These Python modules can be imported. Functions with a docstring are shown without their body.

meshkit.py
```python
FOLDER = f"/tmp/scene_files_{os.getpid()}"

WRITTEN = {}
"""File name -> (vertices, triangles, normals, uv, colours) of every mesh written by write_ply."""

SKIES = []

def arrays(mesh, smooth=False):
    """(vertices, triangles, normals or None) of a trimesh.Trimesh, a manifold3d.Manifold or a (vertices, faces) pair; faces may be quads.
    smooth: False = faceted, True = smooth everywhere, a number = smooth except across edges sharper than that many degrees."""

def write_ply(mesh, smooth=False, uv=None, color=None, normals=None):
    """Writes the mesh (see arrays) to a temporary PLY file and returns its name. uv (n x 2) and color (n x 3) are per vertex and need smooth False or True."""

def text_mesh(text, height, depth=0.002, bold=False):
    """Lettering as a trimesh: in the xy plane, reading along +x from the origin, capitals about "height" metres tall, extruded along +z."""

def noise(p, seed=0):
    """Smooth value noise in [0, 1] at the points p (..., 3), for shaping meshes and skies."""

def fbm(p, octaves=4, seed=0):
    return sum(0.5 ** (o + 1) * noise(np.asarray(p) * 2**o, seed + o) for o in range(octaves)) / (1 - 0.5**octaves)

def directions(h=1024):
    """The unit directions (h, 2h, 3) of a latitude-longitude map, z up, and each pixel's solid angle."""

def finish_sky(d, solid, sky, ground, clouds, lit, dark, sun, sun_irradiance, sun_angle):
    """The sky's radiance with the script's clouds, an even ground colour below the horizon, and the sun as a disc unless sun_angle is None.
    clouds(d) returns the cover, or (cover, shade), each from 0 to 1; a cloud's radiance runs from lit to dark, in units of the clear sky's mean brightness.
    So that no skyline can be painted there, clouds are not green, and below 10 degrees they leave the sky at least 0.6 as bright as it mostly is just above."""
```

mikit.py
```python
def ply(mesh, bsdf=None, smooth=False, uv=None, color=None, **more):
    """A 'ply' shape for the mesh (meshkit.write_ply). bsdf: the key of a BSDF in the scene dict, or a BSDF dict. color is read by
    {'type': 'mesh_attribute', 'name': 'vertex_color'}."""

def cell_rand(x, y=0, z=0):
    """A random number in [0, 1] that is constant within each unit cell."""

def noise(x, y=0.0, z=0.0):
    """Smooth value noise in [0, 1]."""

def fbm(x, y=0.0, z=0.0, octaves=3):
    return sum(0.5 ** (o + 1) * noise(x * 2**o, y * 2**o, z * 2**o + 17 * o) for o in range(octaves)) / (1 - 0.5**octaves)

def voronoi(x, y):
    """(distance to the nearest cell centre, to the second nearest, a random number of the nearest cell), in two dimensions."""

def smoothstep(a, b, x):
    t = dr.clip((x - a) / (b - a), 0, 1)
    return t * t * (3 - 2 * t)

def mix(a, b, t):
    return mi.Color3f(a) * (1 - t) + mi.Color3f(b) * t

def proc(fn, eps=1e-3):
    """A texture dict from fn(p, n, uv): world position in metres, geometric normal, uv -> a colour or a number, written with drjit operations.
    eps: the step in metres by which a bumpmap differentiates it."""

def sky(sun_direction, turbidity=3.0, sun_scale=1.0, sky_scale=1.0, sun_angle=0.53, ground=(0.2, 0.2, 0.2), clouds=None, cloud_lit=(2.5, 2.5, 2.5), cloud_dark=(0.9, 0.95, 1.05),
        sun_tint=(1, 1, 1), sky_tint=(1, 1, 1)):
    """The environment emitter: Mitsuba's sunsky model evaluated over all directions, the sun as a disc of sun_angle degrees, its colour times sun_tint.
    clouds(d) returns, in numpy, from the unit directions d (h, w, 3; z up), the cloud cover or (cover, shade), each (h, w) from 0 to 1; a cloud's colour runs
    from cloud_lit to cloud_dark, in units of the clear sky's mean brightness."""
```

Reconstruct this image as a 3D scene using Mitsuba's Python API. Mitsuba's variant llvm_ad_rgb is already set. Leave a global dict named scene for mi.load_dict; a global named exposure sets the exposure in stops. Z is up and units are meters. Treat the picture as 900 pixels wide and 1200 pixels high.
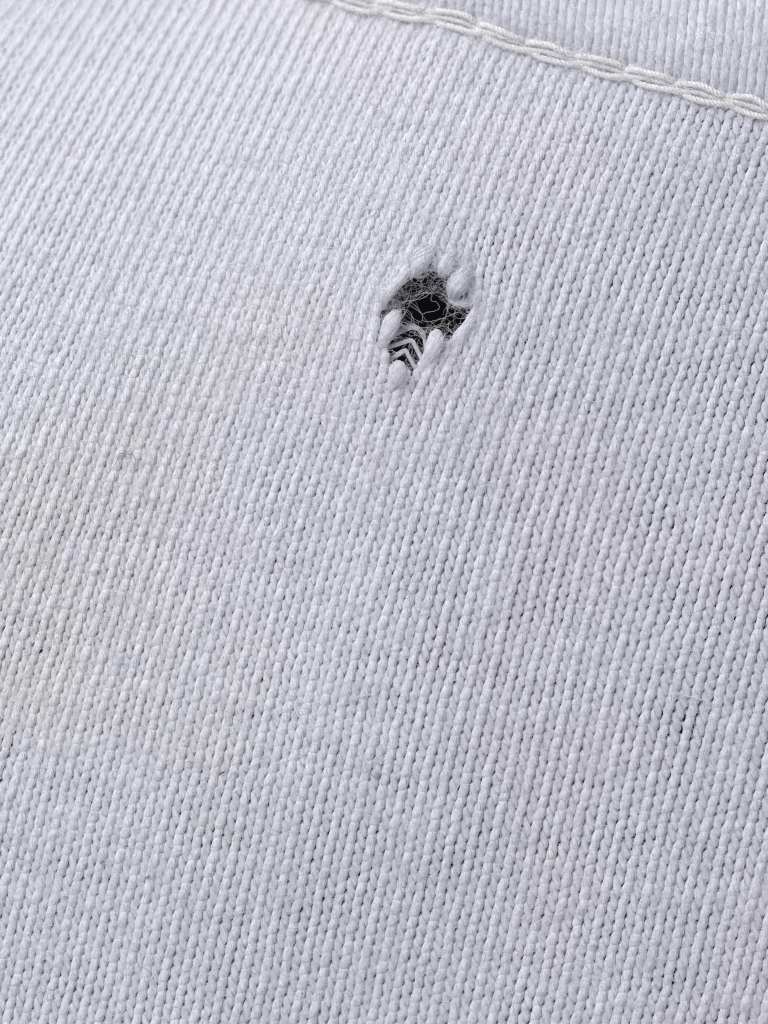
"""Macro of a worn white jersey garment with a small torn hole, built stitch by stitch.
A real millimetre is modelled as one centimetre (10 : 1), so that yarns are thick enough for the ray tracer."""
import math
import numpy as np
import drjit as dr
import mitsuba as mi
import mikit
import meshkit
from mitsuba import ScalarTransform4f as T

rng = np.random.default_rng(11)
scene, labels = {}, {}

# ------------------------------------------------------------------ camera, lamps, exposure
U = 0.000336                       # metres of the model per unit of the fabric plan (wales are about 22 units apart)
CAM_Z = 3.0
exposure = 0.72
scene['camera'] = {'type': 'thinlens', 'to_world': T().look_at([0, 0, CAM_Z], [0, 0, 0], [0, 1, 0]),
                   'fov': 2 * math.degrees(math.atan(450 * U / CAM_Z)), 'fov_axis': 'x', 'near_clip': 0.1, 'far_clip': 20.0,
                   'aperture_radius': 0.15, 'focus_distance': CAM_Z - 0.003}
KEY = np.array([-1.12, 1.12, 1.42])
scene['softbox__diffuser'] = {'type': 'rectangle', 'to_world': T().look_at(KEY.tolist(), [0.02, 0, 0], [0, 0, 1]).scale([0.78, 0.78, 1]),
                              'emitter': {'type': 'area', 'radiance': {'type': 'rgb', 'value': [3.3, 3.3, 3.39]}},
                              'bsdf': {'type': 'diffuse', 'reflectance': {'type': 'rgb', 'value': 0.6}}}
scene['room_light'] = {'type': 'constant', 'radiance': {'type': 'rgb', 'value': [0.21, 0.21, 0.23]}}
labels['softbox'] = {'label': 'square white studio softbox up and to the left of the fabric', 'category': 'lamp'}


# ------------------------------------------------------------------ materials
def fibre_bump(p, n, uv):
    """Twisted cotton fibres: ridges that wind round the yarn (uv.x = turn, uv.y = length in yarn radii)."""
    a = uv.x * (2 * math.pi) + uv.y * 0.62
    c, s = dr.cos(a), dr.sin(a)
    f = mikit.noise(c * 3.6 + 40, s * 3.6 + 40, uv.y * 0.55)
    g = mikit.noise(c * 7.5 + 90, s * 7.5 + 90, uv.y * 1.1 + 31)
    return f * 0.00048 + g * 0.00026


def cotton_tone(p, n, uv):
    """White cotton with faint yellowed and bluish patches of wear, and a slight tone from fibre to fibre."""
    x, y = p.x / U, p.y / U
    big = mikit.fbm(x / 230 + 3.1, y / 230 + 8.2, 0.5, 3)
    fine = mikit.noise(uv.x * 9, uv.y * 0.8, x * 0.01)
    col = mikit.mix((0.784, 0.792, 0.840), (0.794, 0.792, 0.830), mikit.smoothstep(0.35, 0.65, big))
    # yellowed stain, left of the cloth, with a mottled edge
    st = mi.Float(0)
    for cx, cy, rx, ry, w in ((-445, -120, 110, 180, 1.0), (-375, 20, 100, 110, .6), (-275, 105, 95, 75, .65), (-330, -190, 130, 70, .5), (-210, -260, 90, 130, .32), (-170, -420, 60, 120, .3), (-120, 230, 90, 70, .3)):
        st = st + w * dr.exp(-dr.square((x - cx) / rx) - dr.square((y - cy) / ry))
    grain = mikit.fbm(x / 26, y / 26, 7.0, 3)                       # mottled: the stain took in some yarns and not in others
    st = dr.clip(st, 0, 1) * mikit.smoothstep(0.15, 0.62, grain)
    col = mikit.mix(col, (0.82, 0.79, 0.72), st * 0.42)
    return col * (0.95 + 0.09 * fine)


scene['cotton'] = {'type': 'twosided', 'bsdf': {'type': 'bumpmap', 'arbitrary': mikit.proc(fibre_bump, 1.2e-4), 'scale': 1.0,
                   'bsdf': {'type': 'diffuse', 'reflectance': mikit.proc(cotton_tone)}}}
scene['cotton_fibre'] = {'type': 'principledthin', 'base_color': {'type': 'rgb', 'value': [0.88, 0.882, 0.91]}, 'roughness': 0.7, 'spec_trans': 0.0, 'diff_trans': 0.9, 'eta': 1.2}
scene['sewing_thread'] = {'type': 'twosided', 'bsdf': {'type': 'principled', 'base_color': {'type': 'rgb', 'value': [0.83, 0.83, 0.81]}, 'roughness': 0.34, 'specular': 0.55}}
scene['velvet'] = {'type': 'diffuse', 'reflectance': {'type': 'rgb', 'value': [0.006, 0.006, 0.007]}}
scene['dark_hair'] = {'type': 'twosided', 'bsdf': {'type': 'principled', 'base_color': {'type': 'rgb', 'value': [0.12, 0.11, 0.11]}, 'roughness': 0.45}}
scene['brown_hair'] = {'type': 'twosided', 'bsdf': {'type': 'principled', 'base_color': {'type': 'rgb', 'value': [0.16, 0.09, 0.06]}, 'roughness': 0.6}}
scene['blue_dye'] = {'type': 'twosided', 'bsdf': {'type': 'diffuse', 'reflectance': {'type': 'rgb', 'value': [0.20, 0.32, 0.42]}}}


# ------------------------------------------------------------------ helpers
def sm(a, b, x):
    t = np.clip((np.asarray(x, float) - a) / (b - a), 0, 1)
    return t * t * (3 - 2 * t)


def nz(a, b, seed=0, c=0.0):
    a, b = np.broadcast_arrays(np.asarray(a, float), np.asarray(b, float))
    return meshkit.noise(np.stack([a + 500, b + 500, np.full(a.shape, 7.3 + c)], -1), seed) * 2 - 1


class Mesh:
    """Collects tubes into one mesh."""
    def __init__(self):
        self.v, self.f, self.uv, self.n = [], [], [], 0

    def tube(self, P, R, sides=8, flat=1.0, cap=True, phase=0.0):
        """P (n,3) in plan units (x right, y down, z up); R (n,) radii. The seam of the uv lies underneath."""
        P, R = np.asarray(P, float), np.broadcast_to(np.asarray(R, float), (len(P),)).copy()
        if cap:                                            # rounded ends
            d0, d1 = P[0] - P[1], P[-1] - P[-2]
            d0, d1 = d0 / (np.linalg.norm(d0) + 1e-9), d1 / (np.linalg.norm(d1) + 1e-9)
            P = np.vstack([P[0] + d0 * R[0] * .8, P[0] + d0 * R[0] * .5, P, P[-1] + d1 * R[-1] * .5, P[-1] + d1 * R[-1] * .8])
            R = np.concatenate([[R[0] * .12, R[0] * .75], R, [R[-1] * .75, R[-1] * .12]])
        t = np.gradient(P, axis=0)
        t /= np.linalg.norm(t, axis=1, keepdims=True) + 1e-12
        s = np.cross(t, [0, 0, 1.0])
        bad = np.linalg.norm(s, axis=1) < 0.05
        s[bad] = [1, 0, 0]
        s /= np.linalg.norm(s, axis=1, keepdims=True)
        up = np.cross(s, t)
        L = np.concatenate([[0], np.cumsum(np.linalg.norm(np.diff(P, axis=0), axis=1))]) / 5.0 + phase
        a = np.linspace(0, 2 * np.pi, sides + 1)
        v = P[:, None] + R[:, None, None] * (np.sin(a)[None, :, None] * s[:, None] - flat * np.cos(a)[None, :, None] * up[:, None])
        k = sides + 1
        i, j = np.meshgrid(np.arange(len(P) - 1), np.arange(sides), indexing='ij')
        q = np.stack([i * k + j, i * k + j + 1, (i + 1) * k + j + 1, (i + 1) * k + j], -1).reshape(-1, 4) + self.n
        self.v.append(v.reshape(-1, 3))
        self.uv.append(np.stack([np.broadcast_to(a / (2 * np.pi), (len(P), k)), np.broadcast_to(L[:, None], (len(P), k))], -1).reshape(-1, 2))
        self.f.append(np.vstack([q[:, [0, 2, 1]], q[:, [0, 3, 2]]]))
        self.n += len(P) * k

    def hairs(self, P, R, sides=3):
        """Many thin hairs at once: P (h, n, 3), R (h,)."""
        h, n, _ = P.shape
        t = np.gradient(P, axis=1)
        t /= np.linalg.norm(t, axis=2, keepdims=True) + 1e-12
        s = np.cross(t, [0.31, 0.17, 0.93])
        s /= np.linalg.norm(s, axis=2, keepdims=True) + 1e-9
        b = np.cross(s, t)
        a = np.arange(sides) * 2 * np.pi / sides
        prof = np.ones(n); prof[0] = .7; prof[-1] = .35
        r = np.asarray(R)[:, None] * prof[None]
        v = P[:, :, None] + r[:, :, None, None] * (np.cos(a)[:, None] * s[:, :, None] + np.sin(a)[:, None] * b[:, :, None])
        H, i, j = np.meshgrid(np.arange(h), np.arange(n - 1), np.arange(sides), indexing='ij')
        o = H * n * sides + self.n
        q = np.stack([o + i * sides + j, o + i * sides + (j + 1) % sides, o + (i + 1) * sides + (j + 1) % sides, o + (i + 1) * sides + j], -1).reshape(-1, 4)
        self.v.append(v.reshape(-1, 3))
        self.uv.append(np.zeros((h * n * sides, 2)))
        self.f.append(np.vstack([q[:, [0, 2, 1]], q[:, [0, 3, 2]]]))
        self.n += h * n * sides

    def put(self, key, bsdf, uv=True):
        v = np.vstack(self.v)
        v = np.stack([(v[:, 0] - 450) * U, (600 - v[:, 1]) * U, v[:, 2] * U], 1)
        scene[key] = mikit.ply((v, np.vstack(self.f)[:, ::-1]), bsdf, smooth=True, uv=np.vstack(self.uv) if uv else None)
        return key


counts = {}


def numbered(key):
    counts[key] = counts.get(key, 0) + 1
    return key if counts[key] == 1 else f'{key}_{counts[key] - 1:03d}'


def spline(pts, n):
    """Catmull-Rom through the points (any width), n samples per span."""
    p = np.asarray(pts, float)
    p = np.vstack([2 * p[0] - p[1], p, 2 * p[-1] - p[-2]])
    out = []
    for k in range(1, len(p) - 2):
        t = np.linspace(0, 1, n, endpoint=False)[:, None]
        a, b, c, d = p[k - 1:k + 3]
        out.append(0.5 * (2 * b + (c - a) * t + (2 * a - 5 * b + 4 * c - d) * t ** 2 + (3 * b - a - 3 * c + d) * t ** 3))
    return np.vstack(out + [p[-2:-1]])


# ------------------------------------------------------------------ the lie of the cloth
SEAM = spline([(300, -34), (400, -3), (450, 8), (500, 18), (540, 26), (590, 45), (640, 62), (720, 83), (800, 106), (900, 132), (1000, 159), (1100, 186)], 8)


def seam_y(x):
    return np.interp(x, SEAM[:, 0], SEAM[:, 1], left=-60)


def seam_d(x, y):
    """Signed distance from the seam, positive on the hem's side."""
    return (seam_y(x) - y) * 0.955 + np.where(x < 300, -(300 - x) * 0.3, 0)


def drape(x, y):
    """Height of the cloth: it falls away gently towards the upper left and waves a little."""
    d = np.maximum(0, ((470 - y) * 0.93 - x * 0.36) + 40)
    return -62 * (d / 420) ** 1.7 + 15 * nz(x / 240, y / 300, 5)


# lean of the wales (dx per unit up), measured over the cloth
LEAN = np.array([[.08, .06, .62], [.36, .06, .47], [.92, .16, .41], [.08, .31, .47], [.36, .35, .39], [.63, .17, .42], [.75, .31, .30], [.92, .40, .31], [.08, .60, .29], [.47, .60, .28],
                 [.92, .65, .26], [.08, .94, .235], [.47, .94, .22], [.92, .94, .235], [.73, .81, .26], [.25, .77, .26], [.70, .53, .28]])


def poly(u, v):
    return np.stack([np.ones_like(u), u, v, u * v, v * v, u * u, v * v * v, u * v * v], -1)


COEF = np.linalg.lstsq(poly(LEAN[:, 0], LEAN[:, 1]), LEAN[:, 2], rcond=None)[0]
GY = np.arange(1420, -261, -6.0)
GX0 = np.arange(-760, 1240, 10.0)
gx = [GX0.copy()]
for y in GY[:-1]:
    x = gx[-1]
    t = np.clip(poly(np.clip(x / 900, -.15, 1.15), np.full_like(x, np.clip(y / 1200, -.1, 1.1))) @ COEF, .16, .72)
    gx.append(x + 6.0 * t)
GRID = np.array(gx)


def wale_x(x0, y):
    r = np.clip((GY[0] - y) / 6.0, 0, len(GY) - 1.001)
    c = np.clip((x0 - GX0[0]) / 10.0, 0, len(GX0) - 1.001)
    i, j = r.astype(int), c.astype(int)
    r, c = r - i, c - j
    return (GRID[i, j] * (1 - r) + GRID[i + 1, j] * r) * (1 - c) + (GRID[i, j + 1] * (1 - r) + GRID[i + 1, j + 1] * r) * c


HOLE = np.array([493.0, 368.0])
# the torn edge: radius by direction (degrees, clockwise from the right), after the cloth has pulled back
HOLE_R = np.array([(0, 57), (20, 49), (40, 41), (60, 38), (78, 46), (92, 60), (108, 70), (122, 66), (140, 52), (160, 44), (185, 46), (210, 45), (232, 43), (255, 42), (280, 45), (305, 50), (335, 55), (360, 57)], float)


def hole_r(phi):
    return np.interp(np.degrees(phi) % 360, HOLE_R[:, 0], HOLE_R[:, 1]) + 6


def base(u, v):
    """Wale number, course number -> place on the cloth before it tore."""
    x0 = -700 + 21.3 * u + 0.02 * u * u + 2.6 * nz(u / 3.1, v / 14, 21) + 1.5 * nz(u / 2.2, v / 5, 26)
    Y = 1400 - (14.95 * v - 0.0080 * v * v) - 1.6 * nz(u / 16, v / 2.7, 22)
    x = x0 + 300
    for _ in range(4):
        y = Y + 0.135 * (x - 450)
        x = wale_x(x0, y)
    return x + 1.6 * nz(u * .83, v * .83, 23), y + 2.1 * nz(u * .83, v * .83, 24)


def torn(x, y):
    """Cloth near the hole has pulled back from it."""
    dx, dy = x - HOLE[0], y - HOLE[1]
    r, phi = np.hypot(dx, dy), np.arctan2(dy, dx)
    R = hole_r(phi)
    r0 = 0.70 * R
    r2 = np.sqrt(np.maximum(r * r + (R * R - r0 * r0) * np.exp(-(r / 130) ** 2), 1e-6))
    k = r2 / np.maximum(r, 1e-6)
    return HOLE[0] + dx * k, HOLE[1] + dy * k


def removed(x, y):
    dx, dy = x - HOLE[0], y - HOLE[1]
    return np.hypot(dx, dy) < 0.70 * hole_r(np.arctan2(dy, dx)) + 3


def body_z(x, y):
    s = seam_d(x, y)
    r = np.hypot(x - HOLE[0], y - HOLE[1]) - hole_r(np.arctan2(y - HOLE[1], x - HOLE[0]))
    return drape(x, y) - 9 * np.exp(-(s / 20) ** 2) - 6 * sm(0, 30, s) + 1.5 * np.exp(-(r / 20) ** 2)


SEG = 20
# yarn radius, loop height, swing, depth, how proud the right legs stand, thinning at the heads, skew, difference of the legs, flatness of the legs
JERSEY = (3.47, 0.92, 0.175, 2.35, 0.75, 0.42, 0.10, 0.12, 2.3)
HEM = (5.1, 1.3, 0.15, 1.0, 0.1, 0.10, 0.02, 0.02, 1.5)


def knit(key_root, courses, wales, place, keep, height, stitch, seed):
    rad, amp, side, dep, proud, thin, skew, asym, flat = stitch
    for j in courses:
        ids = np.arange(*wales)
        cx, cy = place(ids + 0.5, np.full(len(ids), float(j)))
        ok = keep(cx, cy)
        if ok.sum() < 2:
            continue
        m = Mesh()
        edges = np.flatnonzero(np.diff(np.concatenate([[0], ok.astype(int), [0]])))
        for a, b in zip(edges[::2], edges[1::2]):
            t = np.arange(0, (b - a) * SEG + 1) * (2 * np.pi / SEG)
            u = ids[a] + t / (2 * np.pi) + side * (1 + .12 * nz(t / 4.1, j * 1.9, seed + 9)) * np.sin(2 * t) + skew * np.cos(t)
            turn = t / (2 * np.pi) + ids[a]
            am = amp * (1 + 0.07 * nz(turn * 1.3, j * 3.7, seed + 1))
            v = j - am * np.cos(t)
            x, y = place(u, v)
            if key_root.startswith('knit_garment__body'):
                x, y = torn(x, y)
            th = 1 + 0.15 * nz(turn / 3.3, j * 5.1, seed + 2) + 0.08 * nz(turn * 1.7, j * 5.1, seed + 3)
            r = rad * (.935 + .0025 * turn if seed == 100 else 1) * th * (1 + thin * np.tanh(1.1 * (.25 - np.cos(2 * t))) / math.tanh(1.1 * 1.25)) * (1 - asym * np.sin(t))
            z = height(x, y) + dep * np.tanh(flat * (.3 - np.cos(2 * t))) / math.tanh(flat * 1.3) - proud * np.sin(t) + 1.0 * nz(turn * .9, j * 2.3, seed + 4) + 2.0 * nz(x / 75, y / 75, seed + 5)
            P = np.stack([x, y, z], 1)
            m.tube(P, r, sides=7, flat=0.68, phase=j * 37.0 + a * 11)
        key = m.put(numbered(f'{key_root}__yarn_course'), 'cotton')


def in_view(x, y, mx=95, my=95):
    return (x > -mx) & (x < 900 + mx) & (y > -my) & (y < 1200 + my)


def body_keep(x, y):
    return in_view(x, y) & (seam_d(x, y) < 34) & ~removed(x, y)


knit('knit_garment__body_panel', range(0, 125), (0, 84), base, body_keep, body_z, JERSEY, 100)


# ------------------------------------------------------------------ the folded hem above the seam
def hem_place(u, v):
    y = 260 - v * 15.5 + 1.5 * nz(u * .8, v * .8, 43)
    x = 260 + u * 21.6 + (0.13 - 0.00006 * (v * 15.5)) * (v * 15.5) + 1.8 * nz(u / 2.6, v / 9, 41) + 1.3 * nz(u * .9, v * .9, 42)
    return x, y + 0.10 * (x - 640)


PITCH = 61.0
arc = np.concatenate([[0], np.cumsum(np.hypot(*np.diff(SEAM, axis=0).T))])


def along(s, off=0.0):
    s = np.asarray(s, float)
    x, y = np.interp(s, arc, SEAM[:, 0]), np.interp(s, arc, SEAM[:, 1])
    dx, dy = np.interp(s + 4, arc, SEAM[:, 0]) - np.interp(s - 4, arc, SEAM[:, 0]), np.interp(s + 4, arc, SEAM[:, 1]) - np.interp(s - 4, arc, SEAM[:, 1])
    l = np.hypot(dx, dy) + 1e-9
    return x + dy / l * off, y - dx / l * off


S0 = np.interp(614, SEAM[:, 0], arc)
HOLES = [along(S0 + k * PITCH + 2, 9) for k in range(-6, 9)]


def hem_z(x, y):
    s = seam_d(x, y)
    z = drape(x, y) - 7 + 24 * (1 - np.exp(-np.maximum(s - 12, 0) / 30))
    for hx, hy in HOLES:
        z = z - 8 * np.exp(-(((x - hx) / 8) ** 2 + ((y - hy) / 9) ** 2))
    return z


def hem_keep(x, y):
    return in_view(x, y) & (seam_d(x, y) > 9)


knit('knit_garment__folded_hem', range(0, 27), (0, 40), hem_place, hem_keep, hem_z, HEM, 300)


# ------------------------------------------------------------------ the line of chain stitches
def ply_strand(m, P, r, twist, plies=3, ph=0.0):
    """A sewing thread: plies wound round one another along the path."""
    P = np.asarray(P, float)
    t = np.gradient(P, axis=0)
    t /= np.linalg.norm(t, axis=1, keepdims=True)
    s = np.cross(t, [0, 0, 1.0]); s /= np.linalg.norm(s, axis=1, keepdims=True) + 1e-9
    up = np.cross(s, t)
    L = np.concatenate([[0], np.cumsum(np.linalg.norm(np.diff(P, axis=0), axis=1))])
    for k in range(plies):
        a = L * 2 * np.pi / twist + ph + k * 2 * np.pi / plies
        m.tube(P + r * .56 * (np.cos(a)[:, None] * s + np.sin(a)[:, None] * up), r * .60, sides=6)


for k in range(-6, 9):
    s = S0 + k * PITCH
    m = Mesh()
    j = rng.normal(0, 1.3, 6)
    for side_, pts in ((1, [(-5, 2, -10), (1, 6, -1), (11, 9, 6), (30, 9.8 + j[0], 9.5), (48, 9.2 + j[1], 8), (57, 7.5, 1), (61, 6, -10)]),
                       (-1, [(8, 0, -9), (13, -4, -1), (24, -7, 5), (42, -7.5 + j[2], 7), (56, -6.5 + j[3], 6), (70, -3, 2), (80, 1, -6)]),
                       (0, [(-6, 0, -6), (8, 1 + j[4], 3), (28, 2, 3.5), (48, 1 + j[5], 3), (70, 0, -5)])):
        pts = spline([(a, b, c) for a, b, c in pts], 7)
        x, y = along(s + pts[:, 0], pts[:, 1] * 0.92)
        z = drape(x, y) + pts[:, 2] - 1
        ply_strand(m, np.stack([x, y, z], 1), 3.6 if side_ else 2.7, 15, ph=rng.uniform(0, 6))
    m.put(numbered('knit_garment__topstitching__stitch'), 'sewing_thread', uv=False)


# ------------------------------------------------------------------ loose loops, ladder yarns and fibres of the hole
def lobe(pts, strands=46):
    """A slack length of yarn as a bundle of fibres round a core: points (x, y, height above the cloth, radius)."""
    m = Mesh()
    p = spline(pts, 8)
    k = np.arange(len(p))
    C = np.stack([p[:, 0] + 0.5 * nz(k / 4, 1, 71), p[:, 1], drape(p[:, 0], p[:, 1]) + p[:, 2] - (4.5 * np.exp(-k / 5.0) if strands > 20 else 3.5)], 1)
    r = p[:, 3] * (1 if strands > 20 else .88) * (1 + .07 * nz(k / 3, p[0, 0], 72))
    m.tube(C, r * .93, sides=14, flat=.9)
    t = np.gradient(C, axis=0)
    t /= np.linalg.norm(t, axis=1, keepdims=True) + 1e-9
    s = np.cross(t, [0, 0, 1.0]); s /= np.linalg.norm(s, axis=1, keepdims=True) + 1e-9
    up = np.cross(s, t)
    H = []
    for h in range(strands):
        a = rng.uniform(0, 6.28) + k / 8 * rng.normal(.35, .22) + .35 * nz(k / 7, h * 3.3, 73)
        q = r * (.92 + .035 * nz(k / 9, h * 1.7, 74) + rng.uniform(-.02, .05))
        H.append(C + q[:, None] * (np.cos(a)[:, None] * s + .9 * np.sin(a)[:, None] * up))
    m.hairs(np.array(H), rng.uniform(.35, .75, strands) * (1 if strands > 20 else .8))
    return m


loops = {
    'large': [(512, 282, -5, 5), (506, 290, 1, 7), (499, 299, 6, 10.5), (491, 307, 8, 12.8), (487, 313, 5, 11.5), (485, 318, -3, 7)],
    'upper': [(534, 285, -5, 4.5), (530, 294, 2, 6.5), (525, 305, 7, 9), (521, 314, 5, 9.5), (519, 320, -2, 7)],
    'ball': [(555, 304, -5, 4.5), (549, 313, 1, 7), (542, 324, 7, 11.3), (537, 333, 9, 13), (533, 340, 4, 11.5), (532, 345, -4, 7)],
    'strand': [(441, 363, -6, 4.5), (446, 357, -1, 5.8), (453, 347, 3, 6.4), (461, 337, 5, 6.6), (470, 327, 6, 6.5), (480, 312, 5, 6.5), (490, 296, 2, 5.5), (496, 284, -3, 4)],
    'left': [(444, 412, -7, 5), (447, 404, -1, 6.4), (451, 396, 4, 8), (455, 388, 7, 9.3), (459, 378, 7, 9.8), (463, 371, 2, 7.5), (465, 367, -5, 5)],
    'right': [(493, 436, -7, 5), (497, 429, -1, 6.2), (502, 420, 4, 8), (507, 410, 7, 9.6), (510, 400, 5, 9.9), (512, 391, -1, 7)],
    'low': [(452, 464, -5, 4.4), (457, 455, 2, 6.2), (463, 446, 7, 9.2), (466, 438, 9, 10.3), (467, 431, 4, 9), (467, 427, -4, 6)],
    'rim': [(528, 352, -5, 3.5), (537, 355, -1, 4), (547, 355, 0, 4.5), (556, 350, -2, 4)],
    'rim2': [(532, 420, -4, 4.5), (536, 405, 2, 6.5), (543, 391, 4, 6.8), (552, 375, 3, 6), (560, 358, -3, 5)],
}
for name, pts in loops.items():
    lobe(pts).put(numbered('knit_garment__body_panel__slack_loop'), 'cotton')
lobe([(474, 451, 5, 4), (468, 460, 3, 5.5), (461, 472, 1, 5), (456, 482, -3, 4)]).put(numbered('knit_garment__body_panel__slack_loop'), 'cotton')
for pts in ([(445, 411, -9, 2.4), (455, 407, -6, 2.7), (470, 402, -4, 2.9), (480, 399, -3, 2.9), (484, 401, -3, 2.8), (489, 410, -4, 2.9), (496, 424, -6, 3.0), (501, 433, -9, 2.8)],
            [(443, 425, -9, 2.6), (453, 422, -6, 2.8), (464, 417, -4, 2.9), (472, 412, -3, 2.9), (476, 412, -3, 2.8), (481, 421, -4, 2.9), (488, 433, -6, 3.0), (493, 443, -9, 2.8)]):
    lobe(pts, 20).put(numbered('knit_garment__body_panel__ladder_yarn'), 'cotton')


def random_walks(n, steps, start, ang, length, curl, z0, lift):
    """Curved hairs: start (n,2), heading (n,), length (n,), curl (n,) in radians over the hair."""
    k = np.linspace(0, 1, steps)
    head = ang[:, None] + curl[:, None] * k[None] + rng.normal(0, .55, (n, 1)) * np.sin(k * rng.uniform(4, 9, (n, 1)))
    d = length[:, None] / (steps - 1)
    x = start[:, :1] + np.concatenate([np.zeros((n, 1)), np.cumsum(np.cos(head[:, 1:]) * d, 1)], 1)
    y = start[:, 1:] + np.concatenate([np.zeros((n, 1)), np.cumsum(np.sin(head[:, 1:]) * d, 1)], 1)
    z = z0[:, None] + lift[:, None] * np.sin(k * np.pi * rng.uniform(.55, 1.0, (n, 1)))
    return np.stack([x, y, z], -1)


# the web of single fibres across the hole
web = Mesh()
n = 1500
phi, rr = rng.uniform(0, 2 * np.pi, n), np.sqrt(rng.uniform(.12, 1.0, n))
st = HOLE + (rr * hole_r(phi))[:, None] * np.stack([np.cos(phi), np.sin(phi)], 1)
P = random_walks(n, 14, st, phi + rng.choice([-1.57, 1.57], n) + rng.normal(0, .6, n), rng.uniform(18, 62, n), rng.normal(0, 1.7, n), drape(st[:, 0], st[:, 1]) + rng.uniform(-11, 2, n), rng.normal(0, 2.5, n))
inner = ((P[..., 0] - 505) / 16) ** 2 + ((P[..., 1] - 360) / 10) ** 2 < 1 + .35 * nz(P[..., 0] / 7, P[..., 1] / 7, 83)
low = P[..., 1] > 396
stray = np.hypot(P[..., 0] - HOLE[0], P[..., 1] - HOLE[1]) > hole_r(np.arctan2(P[..., 1] - HOLE[1], P[..., 0] - HOLE[0])) * 1.08
P = P[(~inner.any(1)) & (low.mean(1) < .12) & (stray.mean(1) < .3)][:150]
web.hairs(P, rng.uniform(.10, .22, len(P)))
for k in range(16):                                        # a frayed bundle over the ladder
    q = spline(np.array([(453, 400), (463, 391), (475, 384), (487, 383), (495, 390), (498, 401), (501, 413)]) + rng.normal(0, 1.1, (7, 2)) + [0, rng.uniform(-3, 4)], 4)
    web.hairs(np.concatenate([q, (drape(q[:, 0], q[:, 1]) - 6 + rng.uniform(-2, 2) + nz(np.arange(len(q)) / 3, k * 2.3, 86))[:, None]], 1)[None], np.array([rng.uniform(.28, .5)]))
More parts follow.
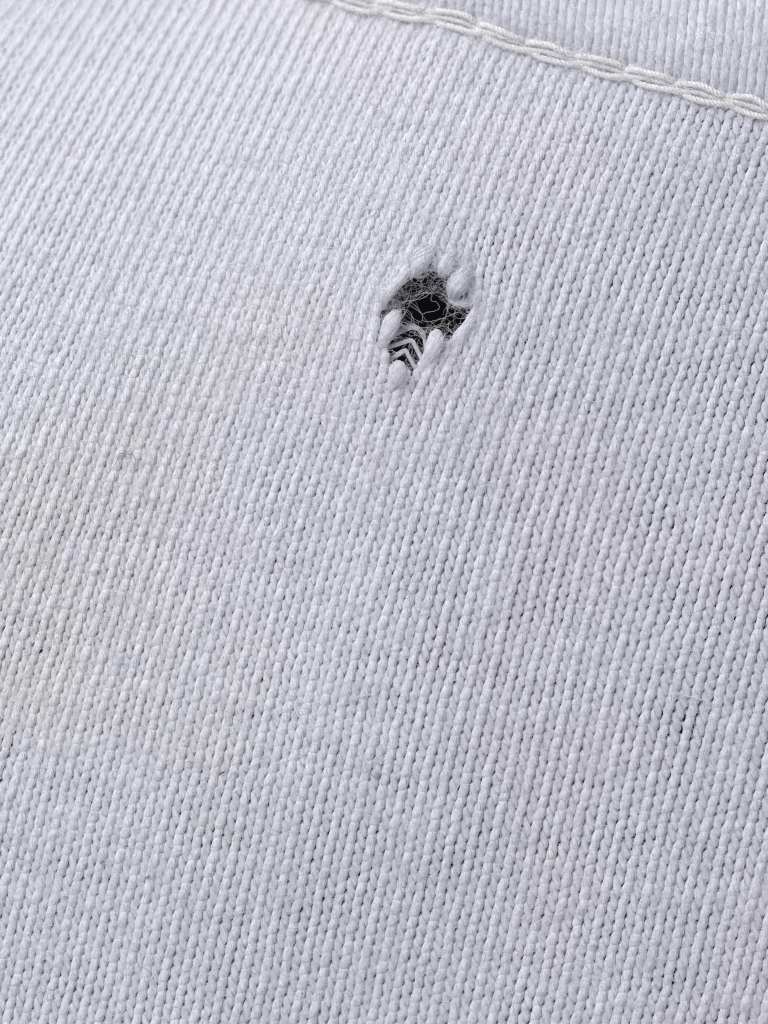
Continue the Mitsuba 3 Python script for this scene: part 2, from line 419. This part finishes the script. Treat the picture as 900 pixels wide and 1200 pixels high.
for pts in ([(476, 357), (484, 352), (492, 345), (505, 344), (505, 350), (506, 353), (511, 354), (515, 361), (508, 365), (500, 366), (495, 368), (488, 363), (479, 357)],
            [(470, 344), (478, 352), (486, 358), (494, 368), (496, 376), (506, 378), (512, 386)],
            [(504, 377), (516, 374), (527, 370), (537, 366), (547, 372)]):
    q = spline(pts, 5)
    web.hairs(np.concatenate([q, (drape(q[:, 0], q[:, 1]) - 4 + 2 * nz(np.arange(len(q)) / 4, 3, 85))[:, None]], 1)[None], np.array([.25]))
n = 50                                                     # lint clinging to the ladder yarns
st = np.stack([rng.uniform(454, 498, n), rng.uniform(392, 432, n)], 1)
web.hairs(random_walks(n, 8, st, rng.uniform(0, 6.28, n), rng.gamma(3, 3, n) + 3, rng.normal(0, 2, n), drape(st[:, 0], st[:, 1]) - 6 + rng.uniform(-3, 4, n), rng.normal(0, 1.5, n)), rng.uniform(.15, .26, n))
web.put('knit_garment__body_panel__torn_fibre', 'cotton_fibre', uv=False)
labels['knit_garment__body_panel__torn_fibre'] = {'label': 'web of fine torn fibres across the hole', 'kind': 'stuff'}

# fuzz raised from the yarns
fuzz = Mesh()
n = 27000
st = np.stack([rng.uniform(-60, 960, n), rng.uniform(-60, 1260, n)], 1)
st = st[rng.uniform(0, 1, n) > sm(6, 30, -drape(st[:, 0], st[:, 1])) * 1.0]
st = st[(seam_d(st[:, 0], st[:, 1]) < 0) & (np.hypot(st[:, 0] - HOLE[0], st[:, 1] - HOLE[1]) > hole_r(np.arctan2(st[:, 1] - HOLE[1], st[:, 0] - HOLE[0])))]
n = len(st)
P = random_walks(n, 8, st, rng.uniform(0, 2 * np.pi, n), rng.gamma(3.0, 6.0, n) + 6, rng.normal(0, 1.5, n), body_z(st[:, 0], st[:, 1]) + rng.uniform(4, 8.5, n), rng.gamma(2, 1.4, n))
fuzz.hairs(P, rng.uniform(.15, .28, n))
n = 1500                                                    # stray fibres standing off the cloth
st = np.stack([rng.uniform(-60, 960, n), rng.uniform(150, 1260, n)], 1)
st = st[np.hypot(st[:, 0] - HOLE[0], st[:, 1] - HOLE[1]) > 90]
n = len(st)
fuzz.hairs(random_walks(n, 10, st, rng.uniform(0, 2 * np.pi, n), rng.gamma(3.0, 8.0, n) + 8, rng.normal(0, 2.2, n), body_z(st[:, 0], st[:, 1]) + rng.uniform(5, 9, n), rng.gamma(2, 2.2, n)), rng.uniform(.26, .42, n))
# thicker tufts round the torn edge and on the slack loops
n = 300
phi = rng.uniform(0, 2 * np.pi, n)
rr = hole_r(phi) * (1.02 + np.abs(rng.normal(0, .1, n)))
st = HOLE + rr[:, None] * np.stack([np.cos(phi), np.sin(phi)], 1)
P = random_walks(n, 8, st, phi + rng.choice([1.57, -1.57, 3.14], n) + rng.normal(0, .6, n), rng.gamma(3, 4, n) + 5, rng.normal(0, 1.8, n), body_z(st[:, 0], st[:, 1]) + rng.uniform(-2, 9, n), rng.gamma(2, 1.6, n))
fuzz.hairs(P, rng.uniform(.22, .36, n))
for pts in loops.values():
    q = spline(pts, 12)
    g = np.gradient(q[:, :2], axis=0)
    pick = rng.integers(0, len(q), 170)
    q, g = q[pick], g[pick]
    a = rng.uniform(-1.7, 1.7, 170)
    side_ = np.stack([-g[:, 1], g[:, 0]], 1) / (np.linalg.norm(g, axis=1, keepdims=True) + 1e-9)
    s0 = q[:, :2] + side_ * (np.sin(a) * q[:, 3] * .96)[:, None]
    head = np.arctan2(g[:, 1], g[:, 0]) + np.pi * rng.integers(0, 2, 170) + rng.normal(.35, .55, 170)
    P = random_walks(170, 6, s0, head, rng.gamma(4, 1.6, 170) + 3, rng.normal(0, 1.0, 170), drape(s0[:, 0], s0[:, 1]) + q[:, 2] + np.cos(a) * q[:, 3] * .88, rng.gamma(2, .45, 170))
    fuzz.hairs(P, rng.uniform(.16, .26, 170))
fuzz.put('knit_garment__body_panel__surface_fuzz', 'cotton_fibre', uv=False)
labels['knit_garment__body_panel__surface_fuzz'] = {'label': 'fine white fuzz raised from the yarns', 'kind': 'stuff'}
hf = Mesh()
n = 2200
st = np.stack([rng.uniform(380, 960, n), rng.uniform(-60, 170, n)], 1)
st = st[seam_d(st[:, 0], st[:, 1]) > 2]
n = len(st)
hf.hairs(random_walks(n, 8, st, rng.uniform(0, 6.28, n), rng.gamma(3, 6, n) + 6, rng.normal(0, 1.5, n), hem_z(st[:, 0], st[:, 1]) + rng.uniform(4, 8.5, n), rng.gamma(2, 1.6, n)), rng.uniform(.2, .36, n))
n = 900
ss, oo = rng.uniform(40, arc[-1], n), rng.normal(0, 9, n)
sx, sy = along(ss, oo)
hf.hairs(random_walks(n, 8, np.stack([sx, sy], 1), rng.uniform(0, 6.28, n), rng.gamma(3, 5, n) + 5, rng.normal(0, 2, n), drape(sx, sy) + rng.uniform(4, 12, n), rng.gamma(2, 1.6, n)), rng.uniform(.18, .32, n))
hf.put('knit_garment__folded_hem__surface_fuzz', 'cotton_fibre', uv=False)
labels['knit_garment__folded_hem__surface_fuzz'] = {'label': 'fine white fuzz on the folded hem', 'kind': 'stuff'}
labels['knit_garment'] = {'label': 'worn white cotton jersey garment with a small torn hole and a stitched seam', 'category': 'garment'}
labels['knit_garment__topstitching'] = {'label': 'glossy ivory chain stitching along the hem'}


# ------------------------------------------------------------------ loose hairs and bits lying on the cloth
def bit(name, pts, r, bsdf, label, cat, n=8):
    m = Mesh()
    q = spline(pts, n)
    m.tube(np.stack([q[:, 0], q[:, 1], body_z(q[:, 0], q[:, 1]) + 9.0 + 1.5 * nz(np.arange(len(q)) / 6, pts[0][0], 91)], 1), r, sides=6)
    key = m.put(numbered(name), bsdf, uv=False)
    labels[key] = {'label': label, 'category': cat}


bit('loose_hair', [(131, 550), (137, 541), (141, 532), (150, 532), (157, 534), (159, 541), (157, 549)], .32, 'dark_hair', 'thin dark hair bent in a hook on the white knit left of centre', 'hair')
bit('loose_hair', [(465, 689), (471, 690), (478, 692), (481, 697), (478, 701), (475, 701)], .32, 'dark_hair', 'short dark curled hair on the knit well below the hole', 'hair')
bit('loose_hair', [(216, 894), (221, 892), (227, 894), (233, 892)], .32, 'dark_hair', 'short straight dark hair on the lower left knit', 'hair')
bit('lint_fibre', [(794, 813), (803, 815), (812, 817), (822, 820)], .9, 'cotton_fibre', 'straight white lint fibre on the lower right knit', 'lint')
bit('lint_fibre', [(768, 786), (771, 783), (776, 781)], .8, 'cotton_fibre', 'short curved white lint fibre on the lower right knit', 'lint')
bit('lint_fibre', [(409, 820), (417, 816), (426, 815), (433, 814), (440, 813)], .7, 'cotton_fibre', 'thin wavy white lint fibre below the middle of the knit', 'lint')
bit('blue_fibre', [(22, 1003), (24, 1007), (28, 1006), (27, 1003)], .5, 'blue_dye', 'tiny curled blue fibre near the lower left edge', 'fibre')
bit('blue_fibre', [(434, 905), (437, 909), (441, 911), (444, 907), (440, 905)], .5, 'blue_dye', 'pale blue fibre tangle on the knit far below the hole', 'fibre')
for x, y, d, l in ((173, 1027, 4, 'reddish brown speck caught in the knit at lower left'), (120, 1010, 3, 'small brown speck at the lower left edge of the cloth'),
                   (261, 905, 4, 'brown speck deep between stitches left of the lower centre'), (74, 627, 3, 'brown speck on the yellowed left part of the knit')):
    bit('brown_speck', [(x - d / 2, y + 1), (x, y), (x + d / 2, y - 1)], 1.0, 'brown_hair', l, 'speck', 3)

# ------------------------------------------------------------------ what lies beneath
scene['backdrop'] = {'type': 'rectangle', 'to_world': T().translate([0, 0, -0.35]).scale([2.5, 2.5, 1]), 'bsdf': {'type': 'ref', 'id': 'velvet'}}
labels['backdrop'] = {'label': 'matt black surface under the garment', 'kind': 'structure'}
